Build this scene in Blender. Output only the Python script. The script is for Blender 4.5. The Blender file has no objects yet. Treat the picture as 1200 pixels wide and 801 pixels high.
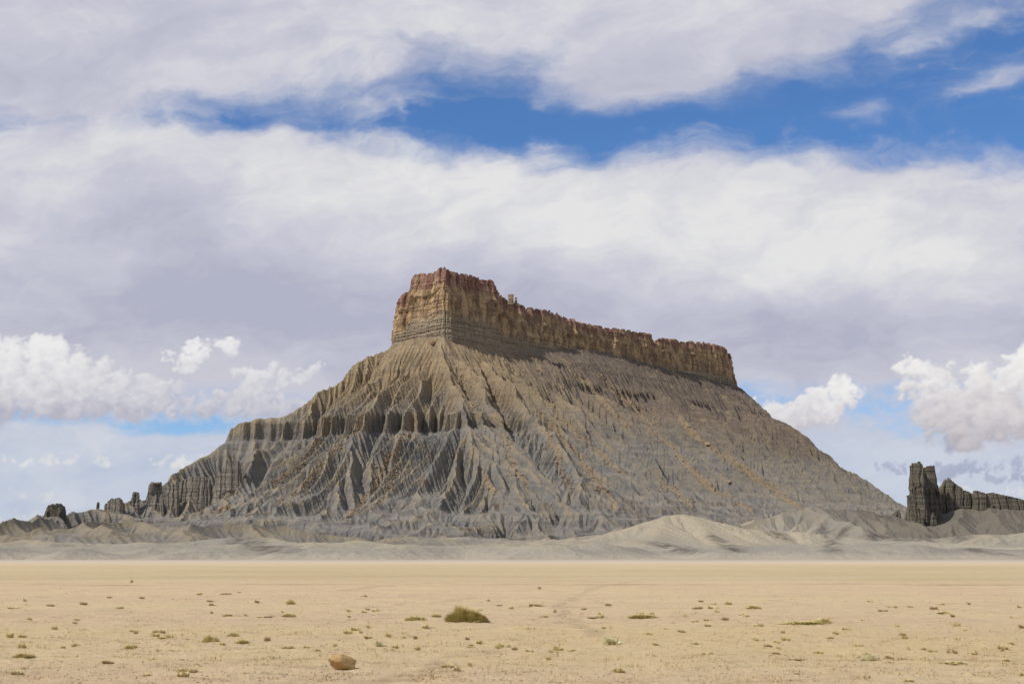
import bpy, math, random
import numpy as np
F=1648.0; YH=651.0; CH=2.0
TH=math.atan((YH-400.5)/F); CT,ST=math.cos(TH),math.sin(TH)
def pw(px,py,d):
    X=(px-600)/F; Y=(400.5-py)/F; k=d/(CT-Y*ST)
    return (X*k, d, CH+(ST+Y*CT)*k)
def _h(ix,iy,seed):
    n=(ix.astype(np.uint32)*np.uint32(374761393)+iy.astype(np.uint32)*np.uint32(668265263)+np.uint32((int(seed)*2246822519)&0xffffffff))
    n=(n^(n>>np.uint32(13)))*np.uint32(1274126177); n=n^(n>>np.uint32(16))
    return n
def noise(x,y,seed=0):
    x=np.asarray(x,np.float32);y=np.asarray(y,np.float32)
    ix=np.floor(x);iy=np.floor(y);fx=x-ix;fy=y-iy
    ix=ix.astype(np.int64);iy=iy.astype(np.int64)
    u=fx*fx*fx*(fx*(fx*6-15)+10);v=fy*fy*fy*(fy*(fy*6-15)+10)
    def g(dx,dy):
        a=_h(ix+dx,iy+dy,seed).astype(np.float32)*np.float32(2*math.pi/4294967296.)
        return np.cos(a)*(fx-dx)+np.sin(a)*(fy-dy)
    a=g(0,0);b=g(1,0);c=g(0,1);d=g(1,1)
    return (a+(b-a)*u+((c+(d-c)*u)-(a+(b-a)*u))*v)*1.5
def fbm(x,y,o=4,seed=0,g=0.5):
    r=0;a=1;t=0
    for i in range(o):
        r=r+a*noise(x,y,seed+i*17);t+=a;a*=g;x=x*2.03+7.1;y=y*2.03+3.7
    return r/t
def rnd(i,seed=0): return _h(np.asarray(i,np.int64),np.asarray(i,np.int64)*0+7,seed).astype(np.float64)/4294967296.
def seg_dist(X,Y,pts):
    """nearest distance to a polyline and the linearly blended extra value there"""
    bd=None
    for (a,b) in zip(pts[:-1],pts[1:]):
        dx,dy=b[0]-a[0],b[1]-a[1]; L=dx*dx+dy*dy
        t=np.clip(((X-a[0])*dx+(Y-a[1])*dy)/L,0,1)
        d=np.hypot(X-a[0]-t*dx,Y-a[1]-t*dy)
        v=a[2]+(b[2]-a[2])*t
        if bd is None: bd,bv=d,v
        else:
            m=d<bd; bd=np.where(m,d,bd); bv=np.where(m,v,bv)
    return bd,bv
def inside(X,Y,pts):
    r=np.zeros(X.shape,bool); n=len(pts)
    for i in range(n):
        a=pts[i];b=pts[(i+1)%n]
        c=((a[1]>Y)!=(b[1]>Y))
        xx=a[0]+(Y-a[1])*(b[0]-a[0])/((b[1]-a[1]) or 1e-9)
        r^= c&(X<xx)
    return r
def smax(a,b,k): 
    h=np.clip(.5+.5*(a-b)/k,0,1); return b+(a-b)*h+k*h*(1-h)
def box(z,r,n=3):
    for _ in range(n):
        for ax in (0,1):
            p=[(0,0),(0,0)];p[ax]=(r+1,r)
            q=np.cumsum(np.pad(z,[(r+1,r) if a==ax else (0,0) for a in (0,1)],mode='edge'),axis=ax,dtype=np.float64)
            sl1=[slice(None)]*2;sl2=[slice(None)]*2
            sl1[ax]=slice(2*r+1,None);sl2[ax]=slice(0,-(2*r+1))
            z=((q[tuple(sl1)]-q[tuple(sl2)])/(2*r+1)).astype(np.float32)
    return z
NB=[(-1,0),(1,0),(0,-1),(0,1),(-1,-1),(-1,1),(1,-1),(1,1)]
def erode(z,dx,n,K,m=0.45,D=0.0,A=None,p=2.0,floor=0.0,rain=1.0,cap=None):
    """landscape evolution: water is routed downhill and cuts the channels it gathers in"""
    z=z.astype(np.float32).copy(); H,W=z.shape
    if A is None: A=np.full(z.shape,dx*dx,np.float32)
    cell=np.float32(dx*dx)
    for it in range(n):
        zp=np.pad(z,1,mode='edge')
        sw=np.full(z.shape,1e-9,np.float32); zl=z.copy(); S=[]
        for (a,b) in NB:
            zn=zp[1+a:1+a+H,1+b:1+b+W]; d=dx*(1.41421 if a and b else 1.0)
            s=np.maximum(z-zn,0)*np.float32(1/d)
            S.append(s**p if p!=2 else s*s); sw+=S[-1]
            if a and b: zn=z+(zn-z)*np.float32(0.7071)
            np.minimum(zl,zn,out=zl)
        Q=A/sw; An=np.full((H+2,W+2),cell*rain,np.float32)
        for (a,b),s in zip(NB,S):
            An[1+a:1+a+H,1+b:1+b+W]+=Q*s
        A=An[1:-1,1:-1]
        c=K*(A if cap is None else np.minimum(A,cap))**m/dx
        z=(z+c*zl)/(1+c)
        if D:
            zp=np.pad(z,1,mode='edge')
            z=z+D*(zp[2:,1:-1]+zp[:-2,1:-1]+zp[1:-1,2:]+zp[1:-1,:-2]-4*z)
        z=np.maximum(z,floor)
    return z,A
def up2(z,shape):
    H,W=shape
    yi=np.linspace(0,z.shape[0]-1,H);xi=np.linspace(0,z.shape[1]-1,W)
    y0=np.clip(yi.astype(int),0,z.shape[0]-2);x0=np.clip(xi.astype(int),0,z.shape[1]-2)
    fy=(yi-y0)[:,None].astype(np.float32);fx=(xi-x0)[None].astype(np.float32)
    a=z[y0];b=z[y0+1]; r=a+(b-a)*fy
    return r[:,x0]+(r[:,x0+1]-r[:,x0])*fx
MESA=[(-200,2300),(-172,2238),(-107,2200),(463,2860),(440,2960),(330,2970),(-190,2470)]
LR=[(460,394,2300),(440,402,2290),(395,427,2270),(362,455,2240),(330,482,2225),(300,492,2210),(272,500,2200),(240,535,2150),(200,551,2080),(160,567,2010),(120,589,1960),(60,602,1880),(0,611,1800),(-160,628,1650)]
def base_height(X,Y):
    wx=X+14*fbm(X/150,Y/150,3,5);wy=Y+14*fbm(X/150,Y/150,3,9)
    loop=[(a,b,0) for a,b in MESA]+[(MESA[0][0],MESA[0][1],0)]
    d,_=seg_dist(wx,wy,loop); d=np.where(inside(wx,wy,MESA),0,d)
    prof=np.interp(d,[0,60,170,330,450,540,640,760],[350,300,214,92,44,24,8,-6])
    z=prof
    cr=[pw(*p) for p in LR]
    d2,v=seg_dist(wx,wy,cr)
    k=np.interp(d2,[0,30,150,400,600,3000],[0,16,100,240,350,1900])
    z=smax(z,v-k*0.9,14)
    # spur ridges towards the viewer
    for pts,sl in SPURS:
        d3,v=seg_dist(wx,wy,pts); z=smax(z,v-d3*sl,10)
    return z.astype(np.float32)
SPURS=[([(-110,2195,350),(-95,2120,300),(-70,2040,240)],.75),
       ([(-140,2210,345),(-190,2120,262),(-220,2040,205)],.72),
       ([(-60,2235,335),(10,2120,262),(60,2020,190),(90,1900,120)],.72),
       ([(-330,2255,250),(-380,2120,180),(-400,1980,100)],.7)]
def butte_field(dx=1.7,X0=-1060,X1=955,Y0=1480,Y1=3000):
    c=dx*2
    xs=np.arange(X0,X1+.1,c);ys=np.arange(Y0,Y1+.1,c)
    X,Y=np.meshgrid(xs,ys)
    z0=base_height(X,Y)
    rid=1-np.abs(fbm(X/42,Y/42,3,31))*3.4
    low=np.clip((100-z0)/60,0,1)*np.clip((z0+8)/16,0,1)
    z0=z0+low*17*rid
    z=z0+2.6*fbm(X/16,Y/16,3,3)+7*fbm(X/80,Y/80,2,77)
    hard=(.55+.9*np.clip(fbm(X/130,Y/130,3,41)+.5,0,1))*(1-.22*np.clip((X-.35*(Y-2200)+20)/160,0,1))
    z,A=erode(z,c,100,(0.044*hard).astype(np.float32),m=.36,D=0.01,p=2.0,floor=-4,cap=12000)
    z=z+box(z0-z,9)*0.9
    xs=np.arange(X0,X1+.1,dx);ys=np.arange(Y0,Y1+.1,dx)
    X,Y=np.meshgrid(xs,ys); hard=up2(hard.astype(np.float32),X.shape)
    z=up2(z,X.shape)+1.6*fbm(X/7,Y/7,2,8)
    z,A=erode(z,dx,120,(0.036*hard).astype(np.float32),m=.30,D=0.0,floor=-4,cap=1500)
    loop=[(a,b,0) for a,b in MESA]+[(MESA[0][0],MESA[0][1],0)]
    d,_=seg_dist(X,Y,loop); d=np.where(inside(X,Y,MESA),0,d)
    # scree banked against the foot of the cliff, rilled again by the last storms
    q_=np.clip((X-.4*(Y-2200)+90)/120,0,1); ap=350+19*np.exp(-((X-150)/190)**2)*q_-.79*d-(d/60)**2*(26-11*q_)+8*fbm(X/60,Y/60,3,47)*np.clip(d/30,0,1)
    z=smax(z,ap.astype(np.float32),5)
    # broken ledges of harder rock on the flanks
    lg=np.clip(fbm(X/45,Y/45,3,51)*3-.1,0,1)*np.clip((z-60)/40,0,1)
    zz=z+5*fbm(X/40,Y/40,2,53); k=zz/17.0; fr=k-np.floor(k)
    z=z+lg*(np.interp(fr,[0,.35,.5,.62,1],[0,-3.6,-2.8,3.6,0])).astype(np.float32)
    k=(z+3*fbm(X/30,Y/30,2,54))/6.0; fr=k-np.floor(k)
    z=z+np.clip((z-40)/60,0,1)*np.interp(fr,[0,.4,.6,1],[0,-.55,.55,0]).astype(np.float32)
    z=z+1.9*fbm(X/5.5,Y/5.5,3,56)
    zb=z.astype(np.float32)
    z,A=erode(zb,dx,46,(0.085*(.5+.5*hard)).astype(np.float32),m=.27,D=0.0,A=A,floor=-4,cap=500)
    w=(np.clip((-300-X)/60,0,1)*np.clip((z-95)/50,0,1)*.75).astype(np.float32); z=z+(box(zb,2,2)-z)*w
    return xs,ys,X,Y,z,A

R=math.radians
SUN_AZ,SUN_EL,SUN_E,EXPO=-121,48,3.7,0.0
BLUE=(.62,.92,1.25)
CLOUD_E,HORIZ=1.0,.45

C=bpy.context.scene.collection
random.seed(4); RS=np.random.RandomState(7)
# ------------------------------------------------------------------ helpers
def tag(o,label=None,cat=None,group=None,kind=None):
    for k,v in (('label',label),('category',cat),('group',group),('kind',kind)):
        if v: o[k]=v
    return o
def empty(name,loc):
    o=bpy.data.objects.new(name,None); o.location=loc; o.empty_display_size=0.3; C.objects.link(o); return o
def mesh_from(name,V,Fq,mat,smooth=True):
    me=bpy.data.meshes.new(name); V=np.ascontiguousarray(V,np.float32); Fq=np.ascontiguousarray(Fq,np.int32)
    k=Fq.shape[1]
    me.vertices.add(len(V)); me.vertices.foreach_set('co',V.ravel())
    me.loops.add(Fq.size); me.loops.foreach_set('vertex_index',Fq.ravel())
    me.polygons.add(len(Fq)); me.polygons.foreach_set('loop_start',np.arange(0,Fq.size,k,dtype=np.int32))
    me.update(calc_edges=True)
    me.polygons.foreach_set('use_smooth',np.full(len(Fq),smooth,bool))
    me.materials.append(mat); me.validate(); me.update(); return me
def obj(name,me,parent=None,loc=None):
    o=bpy.data.objects.new(name,me); C.objects.link(o)
    if parent: o.parent=parent
    if loc is not None: o.location=loc
    return o
def attr(me,name,a):
    t=me.attributes.new(name,'FLOAT','POINT'); t.data.foreach_set('value',np.ascontiguousarray(a,np.float32).ravel())
def grid_faces(H,W,mask=None):
    i=np.arange(H*W).reshape(H,W)
    q=np.stack([i[:-1,:-1],i[:-1,1:],i[1:,1:],i[1:,:-1]],-1).reshape(-1,4)
    if mask is not None:
        q=q[mask[q].any(1)]
    return q
def compact(V,Fq,*at):
    u=np.unique(Fq); m=np.full(len(V),-1,np.int64); m[u]=np.arange(len(u))
    return [V[u],m[Fq]]+[a[u] for a in at]
# ------------------------------------------------------------------ node helpers
class NT:
    def __init__(s,tree): s.t=tree; s.n=tree.nodes; s.l=tree.links
    def add(s,ty,**k):
        n=s.n.new(ty)
        for a,b in k.items(): setattr(n,a,b)
        return n
    def put(s,sock,v):
        if isinstance(v,bpy.types.NodeSocket): s.l.new(v,sock)
        elif v is not None: sock.default_value=v
    def m(s,op,a,b=None,c=None,clamp=False):
        n=s.add('ShaderNodeMath',operation=op,use_clamp=clamp)
        for i,v in enumerate((a,b,c)):
            if v is not None: s.put(n.inputs[i],v)
        return n.outputs[0]
    def v(s,op,a,b=None,scale=None):
        n=s.add('ShaderNodeVectorMath',operation=op); s.put(n.inputs[0],a)
        if b is not None: s.put(n.inputs[1],b)
        if scale is not None: s.put(n.inputs['Scale'],scale)
        return n.outputs['Value'] if op in('LENGTH','DOT_PRODUCT') else n.outputs[0]
    def ss(s,x,a,b,c=0.0,d=1.0):
        n=s.add('ShaderNodeMapRange',interpolation_type='SMOOTHSTEP'); s.put(n.inputs[0],x)
        for i,q in enumerate((a,b,c,d)): s.put(n.inputs[i+1],q)
        return n.outputs[0]
    def lin(s,x,a,b,c=0.0,d=1.0):
        n=s.add('ShaderNodeMapRange'); s.put(n.inputs[0],x)
        for i,q in enumerate((a,b,c,d)): s.put(n.inputs[i+1],q)
        return n.outputs[0]
    def noise(s,vec,scale,detail=4,rough=.5,dist=0.0,dim='3D'):
        n=s.add('ShaderNodeTexNoise',noise_dimensions=dim); s.put(n.inputs['Vector'],vec)
        n.inputs['Scale'].default_value=scale;n.inputs['Detail'].default_value=detail
        n.inputs['Roughness'].default_value=rough;n.inputs['Distortion'].default_value=dist
        return n.outputs['Fac']
    def mix(s,f,a,b,blend='MIX'):
        n=s.add('ShaderNodeMix',data_type='RGBA',blend_type=blend); s.put(n.inputs[0],f)
        for i,q in ((6,a),(7,b)):
            s.put(n.inputs[i],q if isinstance(q,bpy.types.NodeSocket) else (*q,1))
        return n.outputs[2]
    def scale(s,vec,v): return s.v('MULTIPLY',vec,v)
    def xyz(s,vec):
        n=s.add('ShaderNodeSeparateXYZ'); s.put(n.inputs[0],vec); return n.outputs
    def comb(s,x,y,z=0.0):
        n=s.add('ShaderNodeCombineXYZ')
        for i,q in enumerate((x,y,z)): s.put(n.inputs[i],q)
        return n.outputs[0]
    def at(s,name):
        return s.add('ShaderNodeAttribute',attribute_name=name).outputs['Fac']
def material(name,rough=.95,spec=.1):
    m=bpy.data.materials.new(name); m.use_nodes=True
    t=NT(m.node_tree); b=t.n['Principled BSDF']; b.inputs['Roughness'].default_value=rough
    b.inputs['Specular IOR Level'].default_value=spec
    return m,t,b
def bump(t,b,h,strength,dist):
    n=t.add('ShaderNodeBump'); n.inputs['Strength'].default_value=strength; n.inputs['Distance'].default_value=dist
    t.put(n.inputs['Height'],h); t.l.new(n.outputs[0],b.inputs['Normal'])
def geo(t): return t.add('ShaderNodeNewGeometry').outputs['Position']

# ------------------------------------------------------------------ materials
def mat_slope():
    m,t,b=material('mudstone slope')
    p=geo(t); x,y,z=t.xyz(p)
    big=t.noise(p,.012,4,.55); med=t.noise(p,.06,5,.6); fine=t.noise(p,.45,5,.65)
    grey=t.mix(t.ss(big,.35,.65),(.205,.198,.190),(.262,.247,.222))
    grey=t.mix(t.ss(med,.3,.72),grey,(.325,.295,.245))
    # the upper beds are tan, the lower ones blue grey shale
    zw=t.m('ADD',z,t.m('MULTIPLY',t.m('SUBTRACT',big,.5),90.0))
    tan=t.mix(t.ss(med,.35,.7),(.41,.305,.185),(.305,.24,.165))
    rightw=t.ss(t.m('ADD',x,t.m('MULTIPLY',y,-.1)),-250.0,-100.0,1.0,.6)
    col=t.mix(t.m('MULTIPLY',t.ss(zw,195.0,262.0),rightw),grey,tan)
    brown=t.mix(t.ss(fine,.3,.7),(.16,.132,.11),(.245,.197,.153))
    col=t.mix(t.m('MULTIPLY',t.ss(t.m('ADD',zw,t.m('MULTIPLY',x,.15)),200.0,330.0),t.ss(x,-60.0,120.0)),col,brown)
    oc=t.noise(t.scale(p,(1,1,2.2)),.035,6,.75)
    col=t.mix(t.ss(oc,.54,.66,0.0,.75),col,(.36,.285,.18)); col=t.mix(t.ss(oc,.42,.30,0.0,.7),col,(.165,.15,.135))
    # beds
    zb=t.m('ADD',z,t.m('MULTIPLY',med,9.0))
    st=t.noise(t.comb(t.m('MULTIPLY',x,.004),t.m('MULTIPLY',y,.004),t.m('MULTIPLY',zb,.16)),1.0,4,.7)
    col=t.mix(t.ss(st,.42,.62,.0,.38),col,t.mix(1.0,col,(.62,.60,.58),'MULTIPLY'))
    bench=t.m('MULTIPLY',t.ss(z,176.0,186.0),t.ss(z,206.0,216.0,1.0,0.0))
    col=t.mix(t.m('MULTIPLY',bench,.25),col,(.17,.135,.10))
    # weathered yellow clay on the crests
    cr=t.at('crest'); n2=t.noise(p,.03,3,.5)
    col=t.mix(t.m('MULTIPLY',t.ss(cr,.15,1.0,0.0,.65),t.m('MULTIPLY',t.ss(n2,.38,.6),t.ss(x,40.0,260.0,1.0,.35))),col,(.41,.325,.20))
    # run-out of tan blocks down the gullies
    d=t.at('debris'); col=t.mix(t.m('MULTIPLY',t.ss(t.m('ADD',d,t.m('MULTIPLY',t.m('SUBTRACT',fine,.5),2.6)),.30,.7),.8),col,t.mix(t.ss(t.noise(p,.12,4,.6),.4,.6),(.40,.315,.195),(.31,.225,.145)))
    sp=t.noise(p,1.3,3,.7)
    col=t.mix(t.ss(sp,.3,.7,.0,.7),col,t.mix(1.0,col,(.62,.61,.60),'MULTIPLY'))
    t.put(b.inputs['Base Color'],col)
    h=t.m('ADD',t.m('MULTIPLY',t.noise(p,.22,6,.7),1.0),t.m('MULTIPLY',st,.5))
    bump(t,b,h,1.0,3.6); return m
def mat_mound():
    m,t,b=material('pale clay mounds')
    p=geo(t); x,y,z=t.xyz(p)
    big=t.noise(p,.012,4,.55); med=t.noise(p,.07,5,.6); fine=t.noise(p,.6,4,.65)
    col=t.mix(t.ss(big,.38,.62),(.30,.275,.23),(.385,.345,.265))
    col=t.mix(t.ss(med,.45,.75,0.0,.6),col,(.24,.22,.185))
    col=t.mix(t.m('MULTIPLY',t.at('yellow'),t.ss(t.m('ADD',big,med),.75,1.05)),col,(.40,.335,.225))
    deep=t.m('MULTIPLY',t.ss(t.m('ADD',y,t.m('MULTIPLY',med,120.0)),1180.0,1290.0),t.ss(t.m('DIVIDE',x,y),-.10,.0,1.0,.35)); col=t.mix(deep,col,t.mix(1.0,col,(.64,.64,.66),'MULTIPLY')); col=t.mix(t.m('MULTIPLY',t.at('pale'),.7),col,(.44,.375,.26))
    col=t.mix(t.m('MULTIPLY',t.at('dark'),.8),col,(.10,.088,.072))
    col=t.mix(t.ss(t.m('ADD',z,t.m('MULTIPLY',big,6.0)),8.0,4.0),col,(.42,.365,.28))
    sp=t.noise(p,1.5,3,.7)
    col=t.mix(t.ss(sp,.3,.7,.0,.45),col,t.mix(1.0,col,(.75,.74,.73),'MULTIPLY'))
    t.put(b.inputs['Base Color'],col)
    bump(t,b,t.noise(p,.3,6,.75),.8,1.5); return m
def mat_cap():
    m,t,b=material('layered sandstone')
    p=geo(t); x,y,z=t.xyz(p)
    med=t.noise(p,.05,4,.6); fine=t.noise(p,.5,5,.7)
    stre=t.noise(t.scale(p,(1,1,.45)),.075,5,.65)
    hz=t.at('level')
    h=t.m('ADD',hz,t.m('MULTIPLY',t.m('SUBTRACT',med,.5),.22))
    bed=t.noise(t.comb(t.m('MULTIPLY',x,.01),t.m('MULTIPLY',y,.01),t.m('MULTIPLY',z,.42)),1.0,5,.75)
    low=t.mix(t.ss(bed,.4,.62),(.23,.185,.135),(.41,.33,.225))
    mid=t.mix(t.ss(stre,.42,.6),(.27,.185,.115),(.52,.37,.205))
    red=t.mix(t.ss(stre,.4,.62),(.23,.12,.09),(.40,.25,.175))
    red=t.mix(t.ss(med,.52,.68),red,(.36,.25,.16))
    col=t.mix(t.ss(h,.50,.64),low,mid); col=t.mix(t.ss(t.m('SUBTRACT',h,t.ss(x,-60.0,60.0,0.0,.05)),.82,.89),col,red)
    col=t.mix(t.ss(fine,.3,.7,.0,.5),col,t.mix(1.0,col,(.62,.60,.60),'MULTIPLY'))
    t.put(b.inputs['Base Color'],col)
    bump(t,b,t.m('ADD',t.m('MULTIPLY',fine,1.0),t.m('MULTIPLY',bed,.8)),.8,1.4); return m
def mat_dark(cc=((.115,.10,.078),(.18,.155,.115)),nm='dark shale rock'):  # dark shale; the default tones also hold the cloud shade on the pinnacle
    m,t,b=material(nm)
    p=geo(t); x,y,z=t.xyz(p)
    fine=t.noise(p,.6,5,.7); bed=t.noise(t.comb(t.m('MULTIPLY',x,.02),t.m('MULTIPLY',y,.02),t.m('MULTIPLY',z,.5)),1.0,4,.7)
    stre=t.noise(t.scale(p,(1,1,.1)),.3,4,.6)
    col=t.mix(t.ss(bed,.4,.62),*cc)
    col=t.mix(t.ss(stre,.45,.65,0.0,.6),col,(.175,.15,.11))
    col=t.mix(t.ss(fine,.3,.7,.0,.5),col,t.mix(1.0,col,(.6,.6,.6),'MULTIPLY'))
    t.put(b.inputs['Base Color'],col); bump(t,b,t.m('ADD',fine,bed),.8,1.0); return m
def mat_ground():
    m,t,b=material('sandy plain')
    p=geo(t); x,y,z=t.xyz(p)
    q=t.scale(p,(1,1,0))
    a=t.noise(q,.035,5,.6); c=t.noise(q,.5,5,.65); f=t.noise(q,5.0,5,.7); g=t.noise(q,30.0,3,.7)
    wide=t.noise(t.scale(q,(.25,1,0)),.12,4,.6)
    yw=t.m('ADD',y,t.m('MULTIPLY',t.m('SUBTRACT',a,.5),t.m('MULTIPLY',y,.7)))
    col=t.mix(t.ss(c,.35,.65),(.68,.505,.30),(.61,.45,.28))
    col=t.mix(t.ss(wide,.40,.66,0.0,.9),col,(.68,.525,.30))
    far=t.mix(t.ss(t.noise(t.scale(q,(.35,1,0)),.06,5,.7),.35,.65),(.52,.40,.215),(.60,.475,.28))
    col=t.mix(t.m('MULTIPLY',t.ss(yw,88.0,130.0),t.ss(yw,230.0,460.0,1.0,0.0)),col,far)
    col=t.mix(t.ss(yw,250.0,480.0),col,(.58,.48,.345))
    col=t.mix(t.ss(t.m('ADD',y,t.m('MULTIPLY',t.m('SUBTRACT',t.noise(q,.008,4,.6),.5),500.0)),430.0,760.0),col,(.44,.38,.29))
    y2=t.m('ADD',y,t.m('MULTIPLY',t.m('SUBTRACT',a,.5),26.0))
    # dark line of litter where the wash crosses the flat
    ln=t.m('MULTIPLY',t.ss(y2,97.0,99.5),t.ss(y2,101.0,104.0,1.0,0.0))
    col=t.mix(t.m('MULTIPLY',ln,t.ss(t.noise(t.scale(q,(.4,1,0)),.2,4,.7),.42,.6,0.0,.45)),col,(.24,.14,.08))
    # grit and dark crumbs
    gr=t.ss(f,.56,.74,0.0,.6); col=t.mix(gr,col,(.33,.225,.135)); mo=t.noise(t.scale(q,(.7,1.3,0)),.9,6,.72); col=t.mix(t.ss(mo,.52,.66,0.0,.5),col,(.43,.315,.19)); col=t.mix(t.ss(mo,.46,.34,0.0,.5),col,(.68,.54,.36)); yb=t.m('MULTIPLY',t.ss(y,24.0,29.0),t.ss(y,36.0,46.0,1.0,0.0)); col=t.mix(t.m('MULTIPLY',yb,t.ss(a,.4,.6,.1,.6)),col,(.66,.50,.24))
    col=t.mix(t.ss(g,.60,.72,0.0,.6),col,(.28,.195,.125)); col=t.mix(t.ss(g,.38,.28,0.0,.35),col,(.68,.54,.37))
    col=t.mix(t.m('MULTIPLY',t.at('track'),.5),col,(.30,.21,.13))
    t.put(b.inputs['Base Color'],col)
    bump(t,b,t.m('ADD',t.m('MULTIPLY',f,.8),t.m('MULTIPLY',g,.3)),1.0,.13); return m
def mat_simple(name,c1,c2,sc,bd=.02,rough=.9,pos='obj'):
    m,t,b=material(name,rough)
    p=t.add('ShaderNodeTexCoord').outputs['Object']
    n=t.noise(p,sc,5,.65); col=t.mix(t.ss(n,.35,.65),c1,c2)
    oi=t.add('ShaderNodeObjectInfo').outputs['Random']
    col=t.mix(t.m('MULTIPLY',oi,.35),col,t.mix(1.0,col,(.62,.6,.55),'MULTIPLY'))
    t.put(b.inputs['Base Color'],col)
    if bd: bump(t,b,n,.7,bd)
    return m
def mat_plant(name,a,bc,c):
    m,t,b=material(name,.8)
    v=t.at('shade'); col=t.mix(t.ss(v,0.0,.55),a,bc); col=t.mix(t.ss(v,.55,1.0),col,c)
    t.put(b.inputs['Base Color'],col)
    b.inputs['Transmission Weight'].default_value=0
    return m
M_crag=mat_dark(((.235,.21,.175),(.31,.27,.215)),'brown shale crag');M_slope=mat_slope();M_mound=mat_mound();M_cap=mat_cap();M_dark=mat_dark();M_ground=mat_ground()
M_block=mat_simple('fallen sandstone',(.36,.275,.175),(.26,.175,.115),.15,.5)
M_red=mat_simple('red boulder rock',(.32,.17,.10),(.24,.13,.085),.3,.5)
M_rock=mat_simple('tan sandstone rock',(.47,.32,.14),(.36,.23,.10),6.0,.02)
M_pebble=mat_simple('pebbles',(.30,.21,.13),(.44,.33,.22),3.0,0)
M_green=mat_plant('olive shrub leaves',(.38,.29,.11),(.52,.43,.15),(.68,.56,.26))
M_tuft=mat_plant('grass tuft blades',(.52,.40,.18),(.64,.54,.23),(.76,.67,.40))
M_dry=mat_plant('dry grass blades',(.36,.24,.12),(.50,.37,.19),(.60,.47,.28))
M_grey=mat_plant('grey green sage leaves',(.50,.46,.24),(.66,.60,.34),(.78,.72,.46))

# ------------------------------------------------------------------ the butte
xs,ys,X,Y,Z,A=butte_field()
def terrace(z,x):
    """the hard bed half way up stands out as a small cliff"""
    w=np.clip((110-x)/220,0,1)*np.clip((x+620)/150,0,1)
    n=10*fbm(X/60,Y/60,3,61)
    u=np.interp(z+n,[-50,150,184,197,203,232,500],[-50,148,175,181,207,229,500])-n
    z=z+(u-z)*w
    n=9*fbm(X/50,Y/50,3,63)
    u=np.interp(z+n,[-50,262,282,286,290,310,500],[-50,262,277,279,291,308,500])-n
    z=z+(u-z)*.75*np.clip(fbm(X/90,Y/90,2,66)*4+.35,0,1)
    w=np.clip((x+520)/-140,0,1)
    u=np.interp(z+n,[-50,60,90,96,100,125,500],[-50,58,78,84,108,124,500])-n
    return z+(u-z)*w
Z=terrace(Z,X)
Z=Z+.5*fbm(X/3.6,Y/3.6,2,91)
def height(gx,gy,Zs=None,o=None):
    Zs=Z if Zs is None else Zs; ox,oy,dx=o or (xs[0],ys[0],xs[1]-xs[0])
    fx=np.clip((np.asarray(gx)-ox)/dx,0,Zs.shape[1]-1.001);fy=np.clip((np.asarray(gy)-oy)/dx,0,Zs.shape[0]-1.001)
    ix=fx.astype(int);iy=fy.astype(int);a=fx-ix;b=fy-iy
    return (Zs[iy,ix]*(1-a)+Zs[iy,ix+1]*a)*(1-b)+(Zs[iy+1,ix]*(1-a)+Zs[iy+1,ix+1]*a)*b
def cast(px,py,d0=1500,d1=3000,hf=height):
    d=np.arange(d0,d1,1.5); x,_,z=pw(px,py,1.0); z=z-CH
    zz=CH+z*d; h=hf(x*d,d); k=np.nonzero(h>zz)[0]
    return None if len(k)==0 else (x*d[k[0]],d[k[0]],h[k[0]])
STREAMS=[([(392,488),(350,547),(318,568)],2.5),([(432,488),(395,527),(347,577),(325,592)],3.0),([(497,478),(475,512),(455,540),(435,577),(408,606)],4.5),
 ([(465,540),(458,570),(448,590)],3),([(595,495),(595,531),(619,576)],2.5),([(630,480),(669,525),(693,555),(722,598)],3.5),
 ([(762,504),(792,528),(828,570),(879,597)],4.5),([(795,493),(828,522),(879,555),(945,600)],5.5),([(768,558),(813,597)],4),
 ([(666,433),(692,453),(716,479),(736,500)],4),([(715,455),(745,480),(770,500)],3.5),([(590,425),(640,470),(690,520),(735,560)],3),([(700,440),(742,474)],3),
 ([(560,545),(580,580)],2),([(540,440),(560,500)],2),([(250,600),(275,592)],4),([(640,505),(655,540),(668,575)],2.5)]
deb=np.zeros(Z.shape,np.float32); spots=[]
for pts,w in STREAMS:
    for (a,b) in zip(pts[:-1],pts[1:]):
        n=int(max(abs(a[0]-b[0]),abs(a[1]-b[1]))/1.2)+1
        for k in range(n):
            t_=k/n; px=a[0]+(b[0]-a[0])*t_+2.5*float(noise(np.float32(a[0]*.3+k*.11),np.float32(w),5)); py=a[1]+(b[1]-a[1])*t_
            h=cast(px,py)
            if h is None: continue
            ww=w*(.6+.9*abs(float(noise(np.float32(k*.09+a[1]),np.float32(w*3),6))))
            j0=int((h[0]-xs[0])/1.7);i0=int((h[1]-ys[0])/1.7);r=int(ww)+3
            sl=(slice(max(i0-r,0),i0+r+1),slice(max(j0-r,0),j0+r+1))
            dd=np.hypot(X[sl]-h[0],Y[sl]-h[1]); deb[sl]=np.maximum(deb[sl],np.clip(1.25-dd/(ww*1.15),0,1))
            if RS.rand()<.8: spots.append((h[0]+RS.normal()*ww,h[1]+RS.normal()*ww,RS.rand()))
Z+=deb*1.0*np.maximum(0,fbm(X/4,Y/4,2,44)+.2)
crest=np.clip((Z-box(Z,5,2))/5.0,0,1)
butte=empty('butte',(130,2450,0))
tag(butte,'tall grey and tan desert butte with gullied slopes and long red brown cliff on top','butte',kind='structure')
V=np.stack([X,Y,Z],-1).reshape(-1,3)
keep=(Z.ravel()>-3.5)
V,Fq,cr_,db_=compact(V,grid_faces(*Z.shape,mask=keep),crest.ravel(),deb.ravel())
V[:,0]-=130;V[:,1]-=2450
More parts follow.
